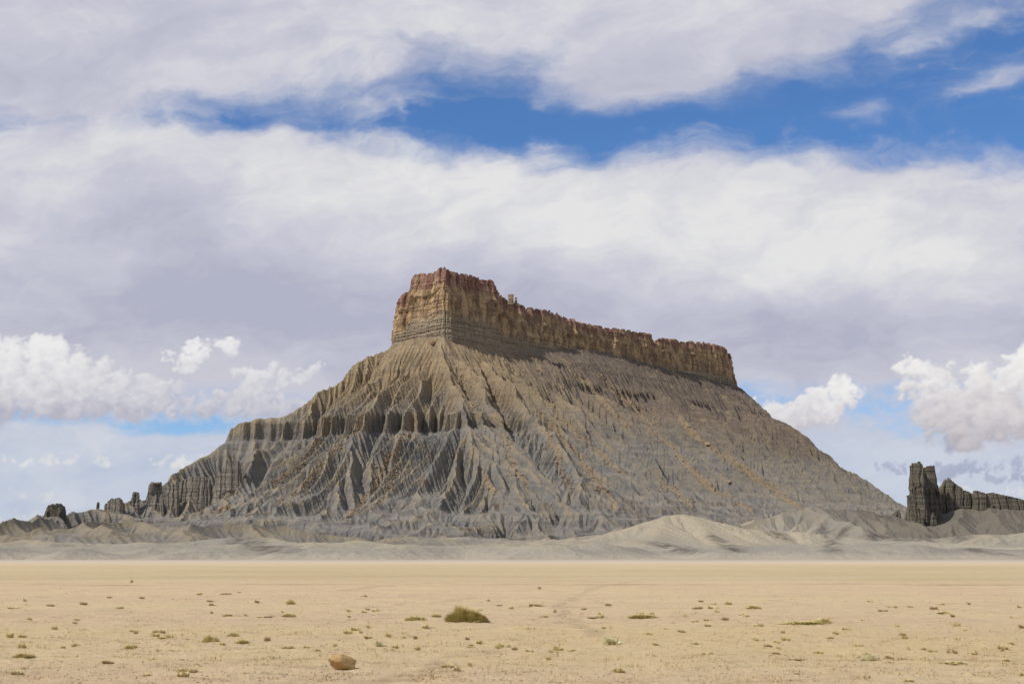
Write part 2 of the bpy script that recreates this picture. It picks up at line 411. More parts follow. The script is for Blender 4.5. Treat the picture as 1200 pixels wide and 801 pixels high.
me=mesh_from('talus_slope',V,Fq,M_slope,False); attr(me,'crest',cr_);attr(me,'debris',db_)
obj('talus_slope',me,butte)

# ------------------------------------------------------------------ cliffs: a wall of jointed columns round a plan
def cells(s,w,seed,L=None):
    i=np.floor(s/w).astype(np.int64); n=max(int(round(L/w)),1) if L else None
    ds=[];ids=[]
    for k in (-1,0,1):
        j=i+k; jj=j%n if n else j
        ds.append(np.abs((j+.5+.75*(rnd(jj,seed)-.5))*w-s));ids.append(rnd(jj,seed+1))
    ds=np.array(ds);ids=np.array(ids);o=np.argsort(ds,0)
    F1=np.take_along_axis(ds,o,0);I=np.take_along_axis(ids,o,0)[0]
    return (F1[1]-F1[0])/w,I
def resample(loop,ds):
    P=np.array(loop+[loop[0]],float);L=np.r_[0,np.cumsum(np.hypot(*np.diff(P[:,:2],axis=0).T))]
    n=max(int(L[-1]/ds),12); s=np.arange(n)/n*L[-1]
    return s,np.interp(s,L,P[:,0]),np.interp(s,L,P[:,1]),(np.interp(s,L,P[:,2]) if P.shape[1]>2 else None),L[-1]
def rock_wall(name,loop,zb,ds,nz,layers,batter,mat,parent,seed=1,topvar=3.0,topw=9.0,rings=(3,10,24),origin=(0,0,0),smooth_n=5,bed=1.0,emb=1.0):
    """loop: (x,y,ztop) counter-clockwise seen from above"""
    s,x,y,zt,L=resample(loop,ds); n=len(s)
    k=smooth_n
    def sm(a,q): 
        for _ in range(2): a=np.mean([np.roll(a,j) for j in range(-q,q+1)],0)
        return a
    x=sm(x,k);y=sm(y,k)
    tx=np.roll(x,-k)-np.roll(x,k);ty=np.roll(y,-k)-np.roll(y,k);l=np.hypot(tx,ty)+1e-9
    nx,ny=ty/l,-tx/l; nx=sm(nx,k);ny=sm(ny,k)
    e,I=cells(s,topw,seed+3,L); e2,I2=cells(s,topw*3.3,seed+4,L)
    zt=zt+topvar*(I-.6)*.8+topvar*(I2-.5)*.9-topvar*.9*np.exp(-(e*5)**2)+topvar*.25*fbm(s/2.0,s*0,2,seed)
    T=np.linspace(0,1,nz)[:,None]; S=np.repeat(s[None],nz,0)
    ZZ=zb+(zt[None]-zb)*T; TT=T+0*S
    # shallow embayments, then joints layer by layer
    D=-batter(TT)+ emb*(layers[0][2]*.45)*fbm(S/ (layers[0][2]*2.2),TT*.4,3,seed+9)+(emb-1)*9*fbm(S/75,TT*.2,2,seed+10)
    for li,(t0,t1,w,amp,ins) in enumerate(layers):
        sel=np.clip((TT-t0+.012*noise(S/9,TT*3,seed+li))/.02,0,1)*np.clip((t1-TT)/.02,0,1) if t1<1 else np.clip((TT-t0+.012*noise(S/9,TT*3,seed+li))/.02,0,1)
        sw=S+w*.25*noise(S/w*.7,ZZ/w*.8,seed+20+li)
        e,I=cells(sw,w,seed+30+li*7); e2,I2=cells(sw,w*.37,seed+33+li*7)
        d=amp*(I-.5)*1.5-amp*.9*np.exp(-(e*7)**2)+amp*.3*(I2-.5)-amp*.24*np.exp(-(e2*5)**2)-ins
        D=D+sel*d
    hb=noise(ZZ/2.6,S/120,seed+50)+.6*noise(ZZ/1.1,S/60,seed+51)
    D=D+bed*np.tanh(hb*3)*.9*np.clip(1.5-TT,0,1)+bed*.75*np.tanh(4*noise(ZZ/9.0+.4*noise(S/60,ZZ/30,seed+72),S/150,seed+71))+.5*bed*fbm(S/3.0,ZZ/3.0,3,seed+60)
    PX=x[None]+nx[None]*D; PY=y[None]+ny[None]*D
    rows=[np.stack([PX,PY,ZZ],-1)]
    cx,cy=x.mean(),y.mean(); lev=[TT]
    for r in rings:
        q=np.stack([x+nx*(D[-1]-r),y+ny*(D[-1]-r),np.minimum(sm(zt,3),np.minimum(np.roll(zt,4),np.roll(zt,-4)))-.9*topvar+topvar*.3*fbm(x/6,y/6,2,seed+r)],-1)
        rows.append(q[None]); lev.append(np.ones((1,n)))
    V=np.concatenate(rows); H=V.shape[0]; V=V.reshape(-1,3)
    i=np.arange(H*n).reshape(H,n); j=np.roll(i,-1,1)
    Fq=np.stack([i[:-1],j[:-1],j[1:],i[1:]],-1).reshape(-1,4)
    V=V-np.array(origin)
    me=mesh_from(name,V,Fq,mat,False); attr(me,'level',np.concatenate(lev).ravel())
    # close the top between matching sides of the last ring
    base=(H-1)*n; idx=[base+q for q in range(n)]
    import bmesh
    bm=bmesh.new(); bm.from_mesh(me); bm.verts.ensure_lookup_table()
    try:
        f=bm.faces.new([bm.verts[q] for q in idx]); bmesh.ops.triangulate(bm,faces=[f])
    except Exception: pass
    bm.to_mesh(me); bm.free()
    return obj(name,me,parent)
# plan of the cap and the height of its rim, edge by edge
def edge_t(px,a,b):
    k=(px-600)/F*1.0
    k=pw(px,350,1.0)[0]
    return (k*a[1]-a[0])/((b[0]-a[0])-k*(b[1]-a[1]))
Pc,Rc,Lc=(-107,2200),(463,2860),(-200,2300)
rim=[]
rim.append((-190,2470,430));rim.append((-212,2390,425))
for px,py in [(458,352),(463,345),(468,341),(473,338),(476,325),(480,320),(490,319),(503,316),(514,313)]:
    t_=edge_t(px,Lc,Pc); q=(Lc[0]+(Pc[0]-Lc[0])*t_,Lc[1]+(Pc[1]-Lc[1])*t_); rim.append((q[0],q[1],pw(px,py,q[1]+10)[2]))
for px,py in [(522,314),(531,316),(545,319),(560,322),(575,327),(581,329),(586,334),(589,341),(596,346),(601,351),(610,354),(625,359),(640,362),(660,367),(680,374),(700,379),(720,383),(740,387),(755,389),(771,392),(774,401),(777,394),(790,397),(797,397),(808,401),(813,400),(840,402),(850,404),(856,406),(858,412),(863,420),(866,425)]:
    t_=edge_t(px,Pc,Rc); q=(Pc[0]+(Rc[0]-Pc[0])*t_,Pc[1]+(Rc[1]-Pc[1])*t_); rim.append((q[0],q[1],pw(px,py,q[1]+10)[2]))
rim+=[(455,2925,418),(440,2960,425),(330,2970,430),(60,2715,430)]
def bat(T): return np.interp(T,[0,.32,.45,.66,.70,.82,.84,1.0],[-7,0,4,8,9,11,13.5,15.5])
rock_wall('caprock',rim,285,1.25,120,[(0.0,.55,8,1.6,0),(.55,.78,22,4.5,0),(.78,1.0,16,4.0,-1.0)],bat,M_cap,butte,seed=3,topvar=3.4,topw=17,origin=(130,2450,0),rings=(4,12,26),smooth_n=8,emb=1.9)
def small_wall(name,pxc,pyb,pyt,wpx,d,mat,parent,seed,depth=None,batter=3.0,peak=None,origin=(0,0,0),sink=6,cellw=4,n=14,lean=0,wall_layers=None,ds=.9,topvar=1.5):
    """a crag of the given outline: width and height measured at distance d"""
    x0,_,zb=pw(pxc,pyb,d); w=wpx*d/F; dp=(depth or w*.7)
    loop=[]
    for k in range(n):
        a=2*math.pi*k/n; ca,sa=math.cos(a),math.sin(a)
        ex=math.copysign(abs(ca)**.7,ca)*w/2;ey=math.copysign(abs(sa)**.7,sa)*dp/2
        u=(ex/(w/2)+1)/2
        py=pyt if peak is None else float(np.interp(u,[p[0] for p in peak],[p[1] for p in peak]))
        loop.append((x0+ex,d+ey,pw(pxc,py,d)[2]))
    H=loop[0][2]-zb
    return rock_wall(name,loop,zb-sink,ds,46,wall_layers or [(0,.35,cellw,cellw*.18,0),(.35,1,cellw*1.3,cellw*.28,0)],lambda T:batter*T,mat,parent,seed=seed,topvar=topvar,topw=cellw,rings=(min(w,dp)*.15,min(w,dp)*.3),origin=origin,smooth_n=2,bed=.35)
o_=(130,2450,0)
for px,py,pt,w,d in [(598.5,353,345,7.5,2300),(604.5,354,348,4,2308)]:
    small_wall('hoodoo',px,py,pt,w,d+12,M_cap,butte,int(px),origin=o_,batter=1.0,ds=.5,topvar=1.0,cellw=2.5)

# ------------------------------------------------------------------ mounds and foothills in front
def foot_base(X,Y):
    wx=X+10*fbm(X/90,Y/90,3,15);wy=Y+10*fbm(X/90,Y/90,3,19)
    z=np.interp(Y+70*fbm(X/160,X*0,3,24),[640,760,900,1100,1400,1600,1700],[-3,-.6,2,4,8,9,-8])+2.5*fbm(X/120,Y/120,3,22)
    z=np.where(Y<760,z-1.5,z)
    z=z+np.clip((Y-700)/80,0,1)*np.clip((1150-Y)/100,0,1)*(9.0*np.clip(1-np.abs(fbm(X/60,Y/75,4,26))*3.2,-.1,1)+4.5*fbm(X/130,Y/110,3,27))
    RG=[ # px,py,depth crest lines; side slope; rounding
     ([(600,643,1060),(690,632,1080),(745,616,1120),(790,607,1150),(830,614,1180),(880,630,1200)],.34,16),
     ([(790,608,1150),(770,630,1050),(760,648,960)],.30,14),([(820,612,1160),(850,640,1040)],.3,10),
     ([(0,642,1000),(60,648,940),(120,650,900)],.22,10),([(150,646,960),(210,636,1010),(285,629,1040),(340,641,1010),(400,648,950)],.28,14),
     ([(340,640,1150),(440,643,1150),(520,646,1100),(590,640,1120),(640,636,1160)],.25,12),
     ([(180,626,1300),(225,617,1330),(290,615,1350),(305,622,1330)],.75,3),([(290,617,1350),(340,622,1400),(430,636,1400)],.7,4),
     ([(0,634,1250),(50,622,1330),(110,618,1380),(150,610,1450)],.75,3),([(-60,628,1400),(0,618,1450),(60,606,1560)],.75,3),
     ([(90,640,1180),(140,630,1230),(180,627,1280)],.7,3),([(-40,640,1180),(20,632,1220),(60,636,1180)],.7,3),([(150,612,1450),(200,622,1380),(240,630,1330)],.7,3),
     ([(110,618,1380),(130,632,1260)],.7,3),([(50,622,1330),(70,636,1200)],.7,3),([(225,617,1330),(210,632,1230)],.7,3),
     ([(640,640,1300),(700,632,1330),(760,622,1380)],.35,10),([(870,630,1150),(930,624,1180),(1000,632,1150),(1050,642,1100)],.3,12),
     ([(860,622,1450),(900,608,1500),(950,598,1520),(1000,600,1540),(1050,606,1560)],.42,8),
     ([(950,598,1520),(990,616,1400),(1020,626,1320)],.4,8),
     ([(1030,612,1560),(1070,608,1600),(1105,600,1612),(1130,589,1622),(1165,588,1632),(1210,587,1632),(1300,598,1610),(1400,608,1590)],.56,5),
     ([(1165,594,1620),(1172,608,1540)],.5,6),([(1128,592,1615),(1122,612,1540)],.55,6),([(1060,634,1250),(1130,630,1250),(1230,626,1220)],.22,14),([(1080,648,950),(1150,644,980),(1230,640,960)],.25,10)]
    for pts,sl,rd in RG:
        cr=[pw(*p) for p in pts]; d,v=seg_dist(wx,wy,cr)
        z=smax(z,v-(np.sqrt(d*d+rd*rd)-rd)*sl,6 if sl>.39 else 9)
    mid=np.clip((Y-1080)/140,0,1)*np.clip((1600-Y)/60,0,1)
    px=600+1648*X/Y
    cen=np.clip((px-250)/60,0,1)*np.clip((900-px)/80,0,1)
    rid=1-np.abs(fbm(X/45,Y/45,3,35))*3.2
    z=z+mid*cen*np.clip(rid,0,1)*np.interp(Y,[1200,1560],[5,20])
    lf=np.clip((520-px)/60,0,1); z=z+mid*(1-cen)*np.clip(rid,0,1)*(8+8*lf)
    z=np.minimum(z,np.interp(Y,[640,700,1560,1640,1700],[-3,60,200,20,-8]))
    return z.astype(np.float32)
fx=np.arange(-860,960.1,4.0);fy=np.arange(640,1700.1,4.0);FX,FY=np.meshgrid(fx,fy)
z0=foot_base(FX,FY); fz=z0+1.0*fbm(FX/14,FY/14,3,71)+2.0*fbm(FX/50,FY/50,2,72)
Kmap=np.where(FY>1180,.022,.006)*np.ones_like(FX)
Kmap=np.clip((FY-1000)/200,0,1)*.026+.010
fz,fa=erode(fz,4.0,120,Kmap.astype(np.float32),m=.36,D=.02,floor=-6,cap=6000)
fz=fz+box(z0-fz,3)*.85
fx2=np.arange(-860,960.1,2.0);fy2=np.arange(640,1700.1,2.0);FX,FY=np.meshgrid(fx2,fy2)
fz=up2(fz,FX.shape)+.35*fbm(FX/5,FY/5,2,73)
Kmap=(np.clip((FY-1000)/200,0,1)*.012+.010).astype(np.float32)
fz,fa=erode(fz,2.0,90,Kmap,m=.30,D=.004,A=up2(fa,FX.shape),floor=-6,cap=1200)
rough=np.clip((FY-1080)/120,0,1)
fz=fz+box(up2(z0,FX.shape)-fz,5)*.85
fz=fz+(.5+1.2*rough)*fbm(FX/6,FY/6,3,74)
fz,fa=erode(fz.astype(np.float32),2.0,38,(.022+.085*rough).astype(np.float32),m=.27,D=0.0,A=fa,floor=-6,cap=500)
fz=fz+.3*fbm(FX/4,FY/4,2,75)
def hfoot(a,b): return height(a,b,fz,(fx2[0],fy2[0],2.0))
px_=600+1648*FX/FY
yel=np.clip((fz-box(fz,8,2))/2.2+.05,0,1)*np.where(px_<480,1,np.where(px_<900,.75,.45))*np.clip((fz-4)/6,0,1)
dark=np.zeros_like(fz)
for pts,w in [([(770,636),(790,640),(812,652)],4),([(835,628),(855,640),(862,645)],3),([(280,634),(305,640),(330,650)],5),([(690,622),(715,622)],4),([(965,622),(975,636),(972,644)],3),([(1010,606),(985,625),(968,632)],2.5),([(1020,628),(1070,630),(1130,628)],5),([(1140,645),(1165,650),(1195,652)],3),([(905,625),(920,630)],4)]:
    for (a,b) in zip(pts[:-1],pts[1:]):
        for k in range(30):
            t_=k/30; h=cast(a[0]+(b[0]-a[0])*t_,a[1]+(b[1]-a[1])*t_,650,1690,hfoot)
            if h is None: continue
            dd=np.hypot(FX-h[0],(FY-h[1])*.45); dark=np.maximum(dark,np.clip(1.2-dd/(w*2.2),0,1))
spire_shade=np.clip(1-np.hypot((FX-500)/260,(FY-1620)/300),0,1)*1.6  # cloud shade round the pinnacle, painted into the mound colour
dark=np.maximum(dark*np.clip(.5+1.5*fbm(FX/7,FY/7,3,12)+.2,0,1),np.clip(spire_shade,0,.85))
foot=empty('foothills',(0,1150,0)); tag(foot,'low pale grey clay mounds and badland ridges in front of the butte','foothills',kind='structure')
V=np.stack([FX,FY-1150,fz],-1).reshape(-1,3)
pale=np.clip(1.5*np.exp(-((FX-160)/95)**2-((FY-1120)/110)**2)+.5*fbm(FX/40,FY/40,3,79),0,1)*np.clip((fz-3)/5,0,1)
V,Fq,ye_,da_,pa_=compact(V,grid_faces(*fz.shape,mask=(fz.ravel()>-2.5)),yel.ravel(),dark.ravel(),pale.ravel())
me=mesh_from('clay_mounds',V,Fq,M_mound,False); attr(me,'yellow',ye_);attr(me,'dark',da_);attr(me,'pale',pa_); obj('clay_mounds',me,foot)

# ------------------------------------------------------------------ the dark pinnacle on the right and the crags on the left skyline
def crag(name,label,cat,px,py,d,parts,group=None):
    x0,_,z0=pw(px,py,d); r=empty(name,(x0,d,z0)); tag(r,label,cat,group)
    for i,kw in enumerate(parts):
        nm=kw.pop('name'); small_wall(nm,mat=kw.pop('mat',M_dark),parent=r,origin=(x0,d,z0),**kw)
    return r
LAY=[(0,.3,7,2.0,0),(.3,.62,6,1.6,0),(.62,1,11,1.8,-1.0)]
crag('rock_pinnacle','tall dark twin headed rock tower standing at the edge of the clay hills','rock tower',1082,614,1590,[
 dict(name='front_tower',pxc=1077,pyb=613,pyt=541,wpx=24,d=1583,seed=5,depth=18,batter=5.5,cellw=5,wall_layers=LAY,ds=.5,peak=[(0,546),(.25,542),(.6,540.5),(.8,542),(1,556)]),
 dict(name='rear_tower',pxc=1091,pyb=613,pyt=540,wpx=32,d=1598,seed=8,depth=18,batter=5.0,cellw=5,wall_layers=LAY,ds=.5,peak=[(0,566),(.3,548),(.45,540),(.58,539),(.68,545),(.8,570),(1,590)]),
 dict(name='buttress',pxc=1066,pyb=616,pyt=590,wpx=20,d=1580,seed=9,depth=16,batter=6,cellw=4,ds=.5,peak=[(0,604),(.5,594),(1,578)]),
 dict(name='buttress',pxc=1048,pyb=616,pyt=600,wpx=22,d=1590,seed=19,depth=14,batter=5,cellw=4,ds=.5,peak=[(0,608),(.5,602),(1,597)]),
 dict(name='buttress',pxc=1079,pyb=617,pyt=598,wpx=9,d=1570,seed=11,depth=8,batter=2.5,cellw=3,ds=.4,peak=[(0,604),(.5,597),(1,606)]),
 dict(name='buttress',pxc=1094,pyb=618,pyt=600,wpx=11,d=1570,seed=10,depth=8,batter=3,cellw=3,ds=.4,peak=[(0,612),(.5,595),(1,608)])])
crag('rock_crag','low dark banded rock peak just right of the tall pinnacle','rock outcrop',1120,600,1612,[
 dict(name='peak_face',pxc=1120,pyb=606,pyt=566,wpx=52,d=1622,seed=12,sink=24,depth=22,batter=4,cellw=8,ds=.6,topvar=1.0,peak=[(0,580),(.15,573),(.33,559),(.45,565),(.65,573),(.8,576),(1,580)])])
crag('rock_crag','long flat topped dark rock ledge at the far right edge','rock outcrop',1165,600,1600,[
 dict(name='ledge_face',pxc=1151,pyb=606,pyt=575,wpx=28,d=1612,seed=14,sink=26,depth=20,batter=4,cellw=7,ds=.6,topvar=.8,peak=[(0,575),(.2,573.5),(.5,577),(1,579)]),
 dict(name='ledge_face',pxc=1186,pyb=602,pyt=580,wpx=64,d=1630,seed=15,sink=34,depth=22,batter=5,cellw=8,ds=.6,topvar=.8,peak=[(0,577.5),(.25,577),(.4,583),(.6,582),(.8,588),(1,592)])])
def sky_crag(label,px,pyb,w,d,peak,seed,batter=4,cat='rock outcrop',name='rock_crag'):
    crag(name,label,cat,px,pyb,d,[dict(name='rock_face',pxc=px,pyb=pyb,pyt=peak[len(peak)//2][1],wpx=w,d=d,seed=seed,depth=w*d/F*.6,batter=batter,cellw=7,ds=.9,peak=peak,topvar=1.8,sink=42,mat=M_crag if px>125 else M_dark)])
sky_crag('dark rounded rock knob on the far left skyline',64,608,46,1880,[(0,606),(.2,596),(.4,589),(.65,588),(.85,595),(1,605)],21,13)
sky_crag('small lone rock pillar between two crags on the left skyline',114.5,597,4.5,1950,[(0,589),(.5,587),(1,589)],22,1,'rock pillar','rock_pillar')
sky_crag('dark blocky rock crest on the left ridge beside the lone pillar',134,594,32,1965,[(0,594),(.25,585),(.5,581),(.8,584),(1,589)],23,7)
sky_crag('dark square rock knob right of the blocky crest on the left ridge',158,587,15,1995,[(0,583),(.4,574),(1,578)],24,4)
sky_crag('brown double humped crag on the left ridge',181,586,34,2020,[(0,577),(.3,565),(.5,560),(.62,566),(.8,562),(1,566)],25,13)
sky_crag('small brown rock face with flat top below the left ridge',203,577,18,2022,[(0,570),(.5,563),(1,570)],26,5)
sky_crag('long low brown cliff band along the left ridge',229,569,44,2048,[(0,565),(.3,558),(.5,560),(.7,556),(1,562)],27,6)
sky_crag('pointed dark brown crag on the left flank of the butte',268,560,40,2040,[(0,560),(.3,552),(.6,541),(.75,537),(.9,541),(1,552)],28,6)

# ------------------------------------------------------------------ blocks and boulders
def rock_mesh(name,mat,seed,sub=2,sq=(1,.8,.7),rough=.25):
    import bmesh
    bm=bmesh.new(); bmesh.ops.create_icosphere(bm,subdivisions=sub,radius=1)
    rs=np.random.RandomState(seed); pl=[(rs.normal(size=3),.55+.3*rs.rand()) for _ in range(9)]
    for v in bm.verts:
        p=np.array(v.co)
        for nrm,dd in pl:
            nn=nrm/np.linalg.norm(nrm); q=p@nn-dd
            if q>0: p=p-nn*q*.95
        p=p*(1+rough*.3*float(noise(np.float32(p[0]*2+seed),np.float32(p[1]*2+p[2]*3),seed)))
        v.co=p*np.array(sq)
    me=bpy.data.meshes.new(name); bm.to_mesh(me); bm.free(); me.materials.append(mat)
    return me
protos=[rock_mesh('p',M_block,50+i,1) for i in range(4)]
def as_arrays(me):
    v=np.empty(len(me.vertices)*3,np.float32);me.vertices.foreach_get('co',v)
    f=np.array([p.vertices[:] for p in me.polygons]); return v.reshape(-1,3),f
PA=[as_arrays(p) for p in protos]
def scatter(name,label,cat,places,mat,origin,PA=PA,flat=(1,1,.8)):
    Vs=[];Fs=[];o=0
    for (x,y,z,s) in places:
        v,f=PA[RS.randint(len(PA))]; a=RS.rand()*6.3; c,sn=math.cos(a),math.sin(a)
        v=v*s*np.array(flat); v=np.stack([v[:,0]*c-v[:,1]*sn,v[:,0]*sn+v[:,1]*c,v[:,2]],-1)+np.array([x-origin[0],y-origin[1],z-origin[2]])
        Vs.append(v);Fs.append(f+o);o+=len(v)
    me=mesh_from(name,np.concatenate(Vs),np.concatenate(Fs),mat,False)
    ob=obj(name,me,None,origin); tag(ob,label,cat,kind='stuff'); return ob
pl=[]
for x,y,r in spots:
    for k in range(5):
        xx=x+RS.normal()*3.2;yy=y+RS.normal()*3.2; s=.5+2.3*RS.rand()**3.5
        pl.append((xx,yy,0.0,s))
cb=[]
for k in range(1500):    # blocks that dropped off the cliff
    t_=RS.rand(); off=RS.exponential(38)+6; x=Pc[0]+(Rc[0]-Pc[0])*t_+.757*off; y=Pc[1]+(Rc[1]-Pc[1])*t_-.654*off
    s=.5+1.6*RS.rand()**4; cb.append((x,y,0.0,s))
allp=np.array(pl+cb); allp[:,2]=height(allp[:,0],allp[:,1])+allp[:,3]*.2
scatter('rock_debris','tan and rusty blocks strewn down the gullies of the butte','rock debris',allp,M_block,(130,2450,0))
for i,(px,py,wp,lab,mt) in enumerate([(507,404,8,'red brown boulder below the left cliff face of the butte',M_red),(583,392,7,'tilted pinkish block against the foot of the long cliff',M_red),
    (620,418,5,'small red block on the dark scree under the long cliff',M_red),(478,512,4,'orange block in the middle debris stream of the front slope',M_block),
    (855,566,6,'lone tan block low on the right flank beside the longest debris stream',M_block),(829,522,7,'orange block at the head of the long right debris stream',M_block),(631,435,5,'dark red block lower on the scree under the long cliff',M_red)]):
    h=cast(px,py)
    if h is None: continue
    s=wp*h[1]/F/2; me=rock_mesh('boulder',mt,80+i,3,(1,.9,.8)); ob=obj('boulder',me,None,(h[0],h[1],float(height(h[0],h[1]))+s*.35))
    ob.scale=(s,s,s); ob.rotation_euler=(.3*i,.2,i*1.1); tag(ob,lab,'boulder')

# ------------------------------------------------------------------ the plain
def gp(px,py):
    Xc=(px-600)/F;Yc=(400.5-py)/F;k=-CH/(ST+Yc*CT); return Xc*k,k*(CT-Yc*ST)
def relief(x,y):
    r=np.hypot(x,y); f=np.clip(1-(r-60)/160,.15,1)
    return (.07*fbm(x/3.1,y/2.2,3,101)+.045*fbm(x/.8,y/.6,3,102)+.022*fbm(x/.26,y/.22,2,104)+.03*np.abs(noise(x/7.0,y/1.8,103)))*f*np.clip(1.4-r/400,0,1)
ra=np.r_[0.0,np.exp(np.arange(math.log(2.5),math.log(520),.0062)),np.geomspace(540,26000,60)]
az=np.r_[np.linspace(-math.pi,-.47,70)[:-1],np.linspace(-.47,.47,470),np.linspace(.47,math.pi,70)[1:-1]]
AZ,RA=np.meshgrid(az,ra); GX=RA*np.sin(AZ);GY=RA*np.cos(AZ); GZ=relief(GX,GY)
trk=np.zeros_like(GX)
for pts,w in [([(740,681),(700,688),(665,703),(657,712),(660,724),(690,738),(698,745)],.22),([(560,700),(480,708),(400,712)],.16),([(450,801),(500,783),(540,771),(590,763)],.2),([(1000,774),(1060,773),(1200,773)],.25),([(400,692),(450,686),(520,682)],.4),([(280,776),(330,773),(400,771)],.2)]:
    cr=[gp(*p)+(0,) for p in pts]; m_=(RA>15)&(RA<140)&(np.abs(AZ)<.47)
    d,_=seg_dist(GX[m_]+.6*noise(GX[m_]/2,GY[m_]/2,3),GY[m_],cr); trk[m_]=np.maximum(trk[m_],np.clip(1.6-d/w,0,1)*(.55+.6*noise(GX[m_]*2,GY[m_]*2,9)))
GZ=GZ-.02*trk
n_=len(az); i=np.arange(GX.size).reshape(GX.shape); j=np.roll(i,-1,1)
Fq=np.stack([i[:-1],i[1:],j[1:],j[:-1]],-1).reshape(-1,4)
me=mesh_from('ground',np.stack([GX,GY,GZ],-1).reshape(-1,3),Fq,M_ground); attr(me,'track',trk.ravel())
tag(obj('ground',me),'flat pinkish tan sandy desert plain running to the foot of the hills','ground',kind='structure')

# ------------------------------------------------------------------ foreground rock
def on(px,py): x,y=gp(px,py); return x,y,float(relief(np.float64(x),np.float64(y)))
x,y,z=on(403,785); s=36/2*y/F
ob=obj('boulder',rock_mesh('boulder',M_rock,12,4,(1,.75,.56),.35),None,(x,y+.1,z+s*.42)); ob.scale=(s*1.12,s,s); ob.rotation_euler=(0,.06,.25)
tag(ob,'tan sandstone boulder sitting alone on the sand at the bottom','boulder')
for f in ob.data.polygons: f.use_smooth=True
x,y,z=on(684,715); ob=obj('stone',rock_mesh('stone',M_pebble,9,2,(1,.7,.5)),None,(x,y,z+.03)); s=7/2*y/F; ob.scale=(s,s,s); tag(ob,'small grey stone lying above the brown weed strip','stone')
x,y,z=on(632,690); ob=obj('stone',rock_mesh('stone',M_block,10,2,(1,.8,.9)),None,(x,y,z+.05)); s=5/2*y/F; ob.scale=(s,s,s); tag(ob,'dark upright stone alone far out on the plain','stone')

# ------------------------------------------------------------------ plants
def tuft_mesh(name,n,mat,w,h,seed,spread=1.0,bl=.012,lean=.6,mound=0.0,nc=None):
    """twigs and blades fanning out of many small clumps, highest in the middle: unit width w, height h"""
    rs=np.random.RandomState(seed); nc=nc or max(4,int(n/45)); rr=np.sqrt(rs.rand(nc))*(.43 if n>400 else .33); th=rs.rand(nc)*6.283
    cx=rr*np.cos(th)*w;cy=rr*np.sin(th)*w*.8; ch=np.clip(1.05-(rr/.47)**2,.12,1)*(.55+.5*rs.rand(nc)); tone=rs.rand(nc)
    k=rs.randint(0,nc,n); bx=cx[k]+rs.normal(size=n)*w*.045*spread;by=cy[k]+rs.normal(size=n)*w*.045*spread
    a=rs.rand(n)*6.283; hh=h*ch[k]*(.25+.5*rs.rand(n)); bz=mound*h*ch[k]*rs.rand(n)*.55
    ln=lean*hh*(.4+1.2*rs.rand(n)); dx=np.cos(a)*ln+cx[k]*.35;dy=np.sin(a)*ln+cy[k]*.35; qx,qy=-np.sin(a),np.cos(a); b=bl*(.6+.8*rs.rand(n))
    z=np.zeros(n)
    def P(x,y,z): return np.stack([x,y,z],-1)
    V=np.stack([P(bx-qx*b,by-qy*b,bz-.01),P(bx+qx*b,by+qy*b,bz-.01),P(bx+dx*.4+qx*b*.8,by+dy*.4+qy*b*.8,bz+hh*.62),P(bx+dx*.4-qx*b*.8,by+dy*.4-qy*b*.8,bz+hh*.62),P(bx+dx+qx*b*.2,by+dy+qy*b*.2,bz+hh),P(bx+dx-qx*b*.2,by+dy-qy*b*.2,bz+hh)],1).reshape(-1,3)
    i=np.arange(n)*6; Fc=np.concatenate([np.stack([i,i+1,i+2,i+3],-1),np.stack([i+3,i+2,i+4,i+5],-1)])
    me=mesh_from(name,V,Fc,mat,False); attr(me,'shade',np.repeat(np.clip(.6*tone[k]+.4*rs.rand(n),0,1),6)); return me
def plant(name,label,cat,px,py,wpx,hpx,me,w0,h0,group=None,rot=None):
    x,y,z=on(px,py); o=obj(name,me,None,(x,y,z-.01)); s=wpx*y/F/w0; sz=hpx*y/F/h0
    o.scale=(s,s,sz); o.rotation_euler=(0,0,RS.rand()*6.3 if rot is None else rot); tag(o,label,cat,group); return o
bigm=tuft_mesh('desert_shrub',8000,M_green,1.0,.42,1,1.3,.006,.8,1.0,34)
def shrub(name,label,px,py,parts):
    x,y,z=on(px,py); r=empty(name,(x,y,z)); tag(r,label,'shrub')
    for (dx,wp,hp,me) in parts:
        o=obj('foliage',me,r,(dx*y/F,0,-.01)); o.scale=(wp*y/F,wp*y/F*.8,hp*y/F/.42); o.rotation_euler=(0,0,RS.rand()*.3)
    return r
shrub('desert_shrub','largest olive green shrub spreading low over a sand hummock in mid plain',546,729,[(-7,31,18,bigm),(7,29,14,bigm),(17,20,9,bigm),(-14,14,9,bigm)])
mids=[tuft_mesh('grass_tuft',1500,M_tuft,1.0,.45,20+i,1.2,.014,.7,.3) for i in range(3)]
smalls=[tuft_mesh('grass_tuft',260,M_tuft,1.0,.4,30+i,1.3,.022,.8,.2) for i in range(4)]
drys=[tuft_mesh('dry_tuft',240,M_dry,1.0,.4,40+i,1.5,.02,.8) for i in range(3)]
sage=tuft_mesh('sage_tuft',650,M_grey,1.0,.5,60,1.2,.012,.6,.4)
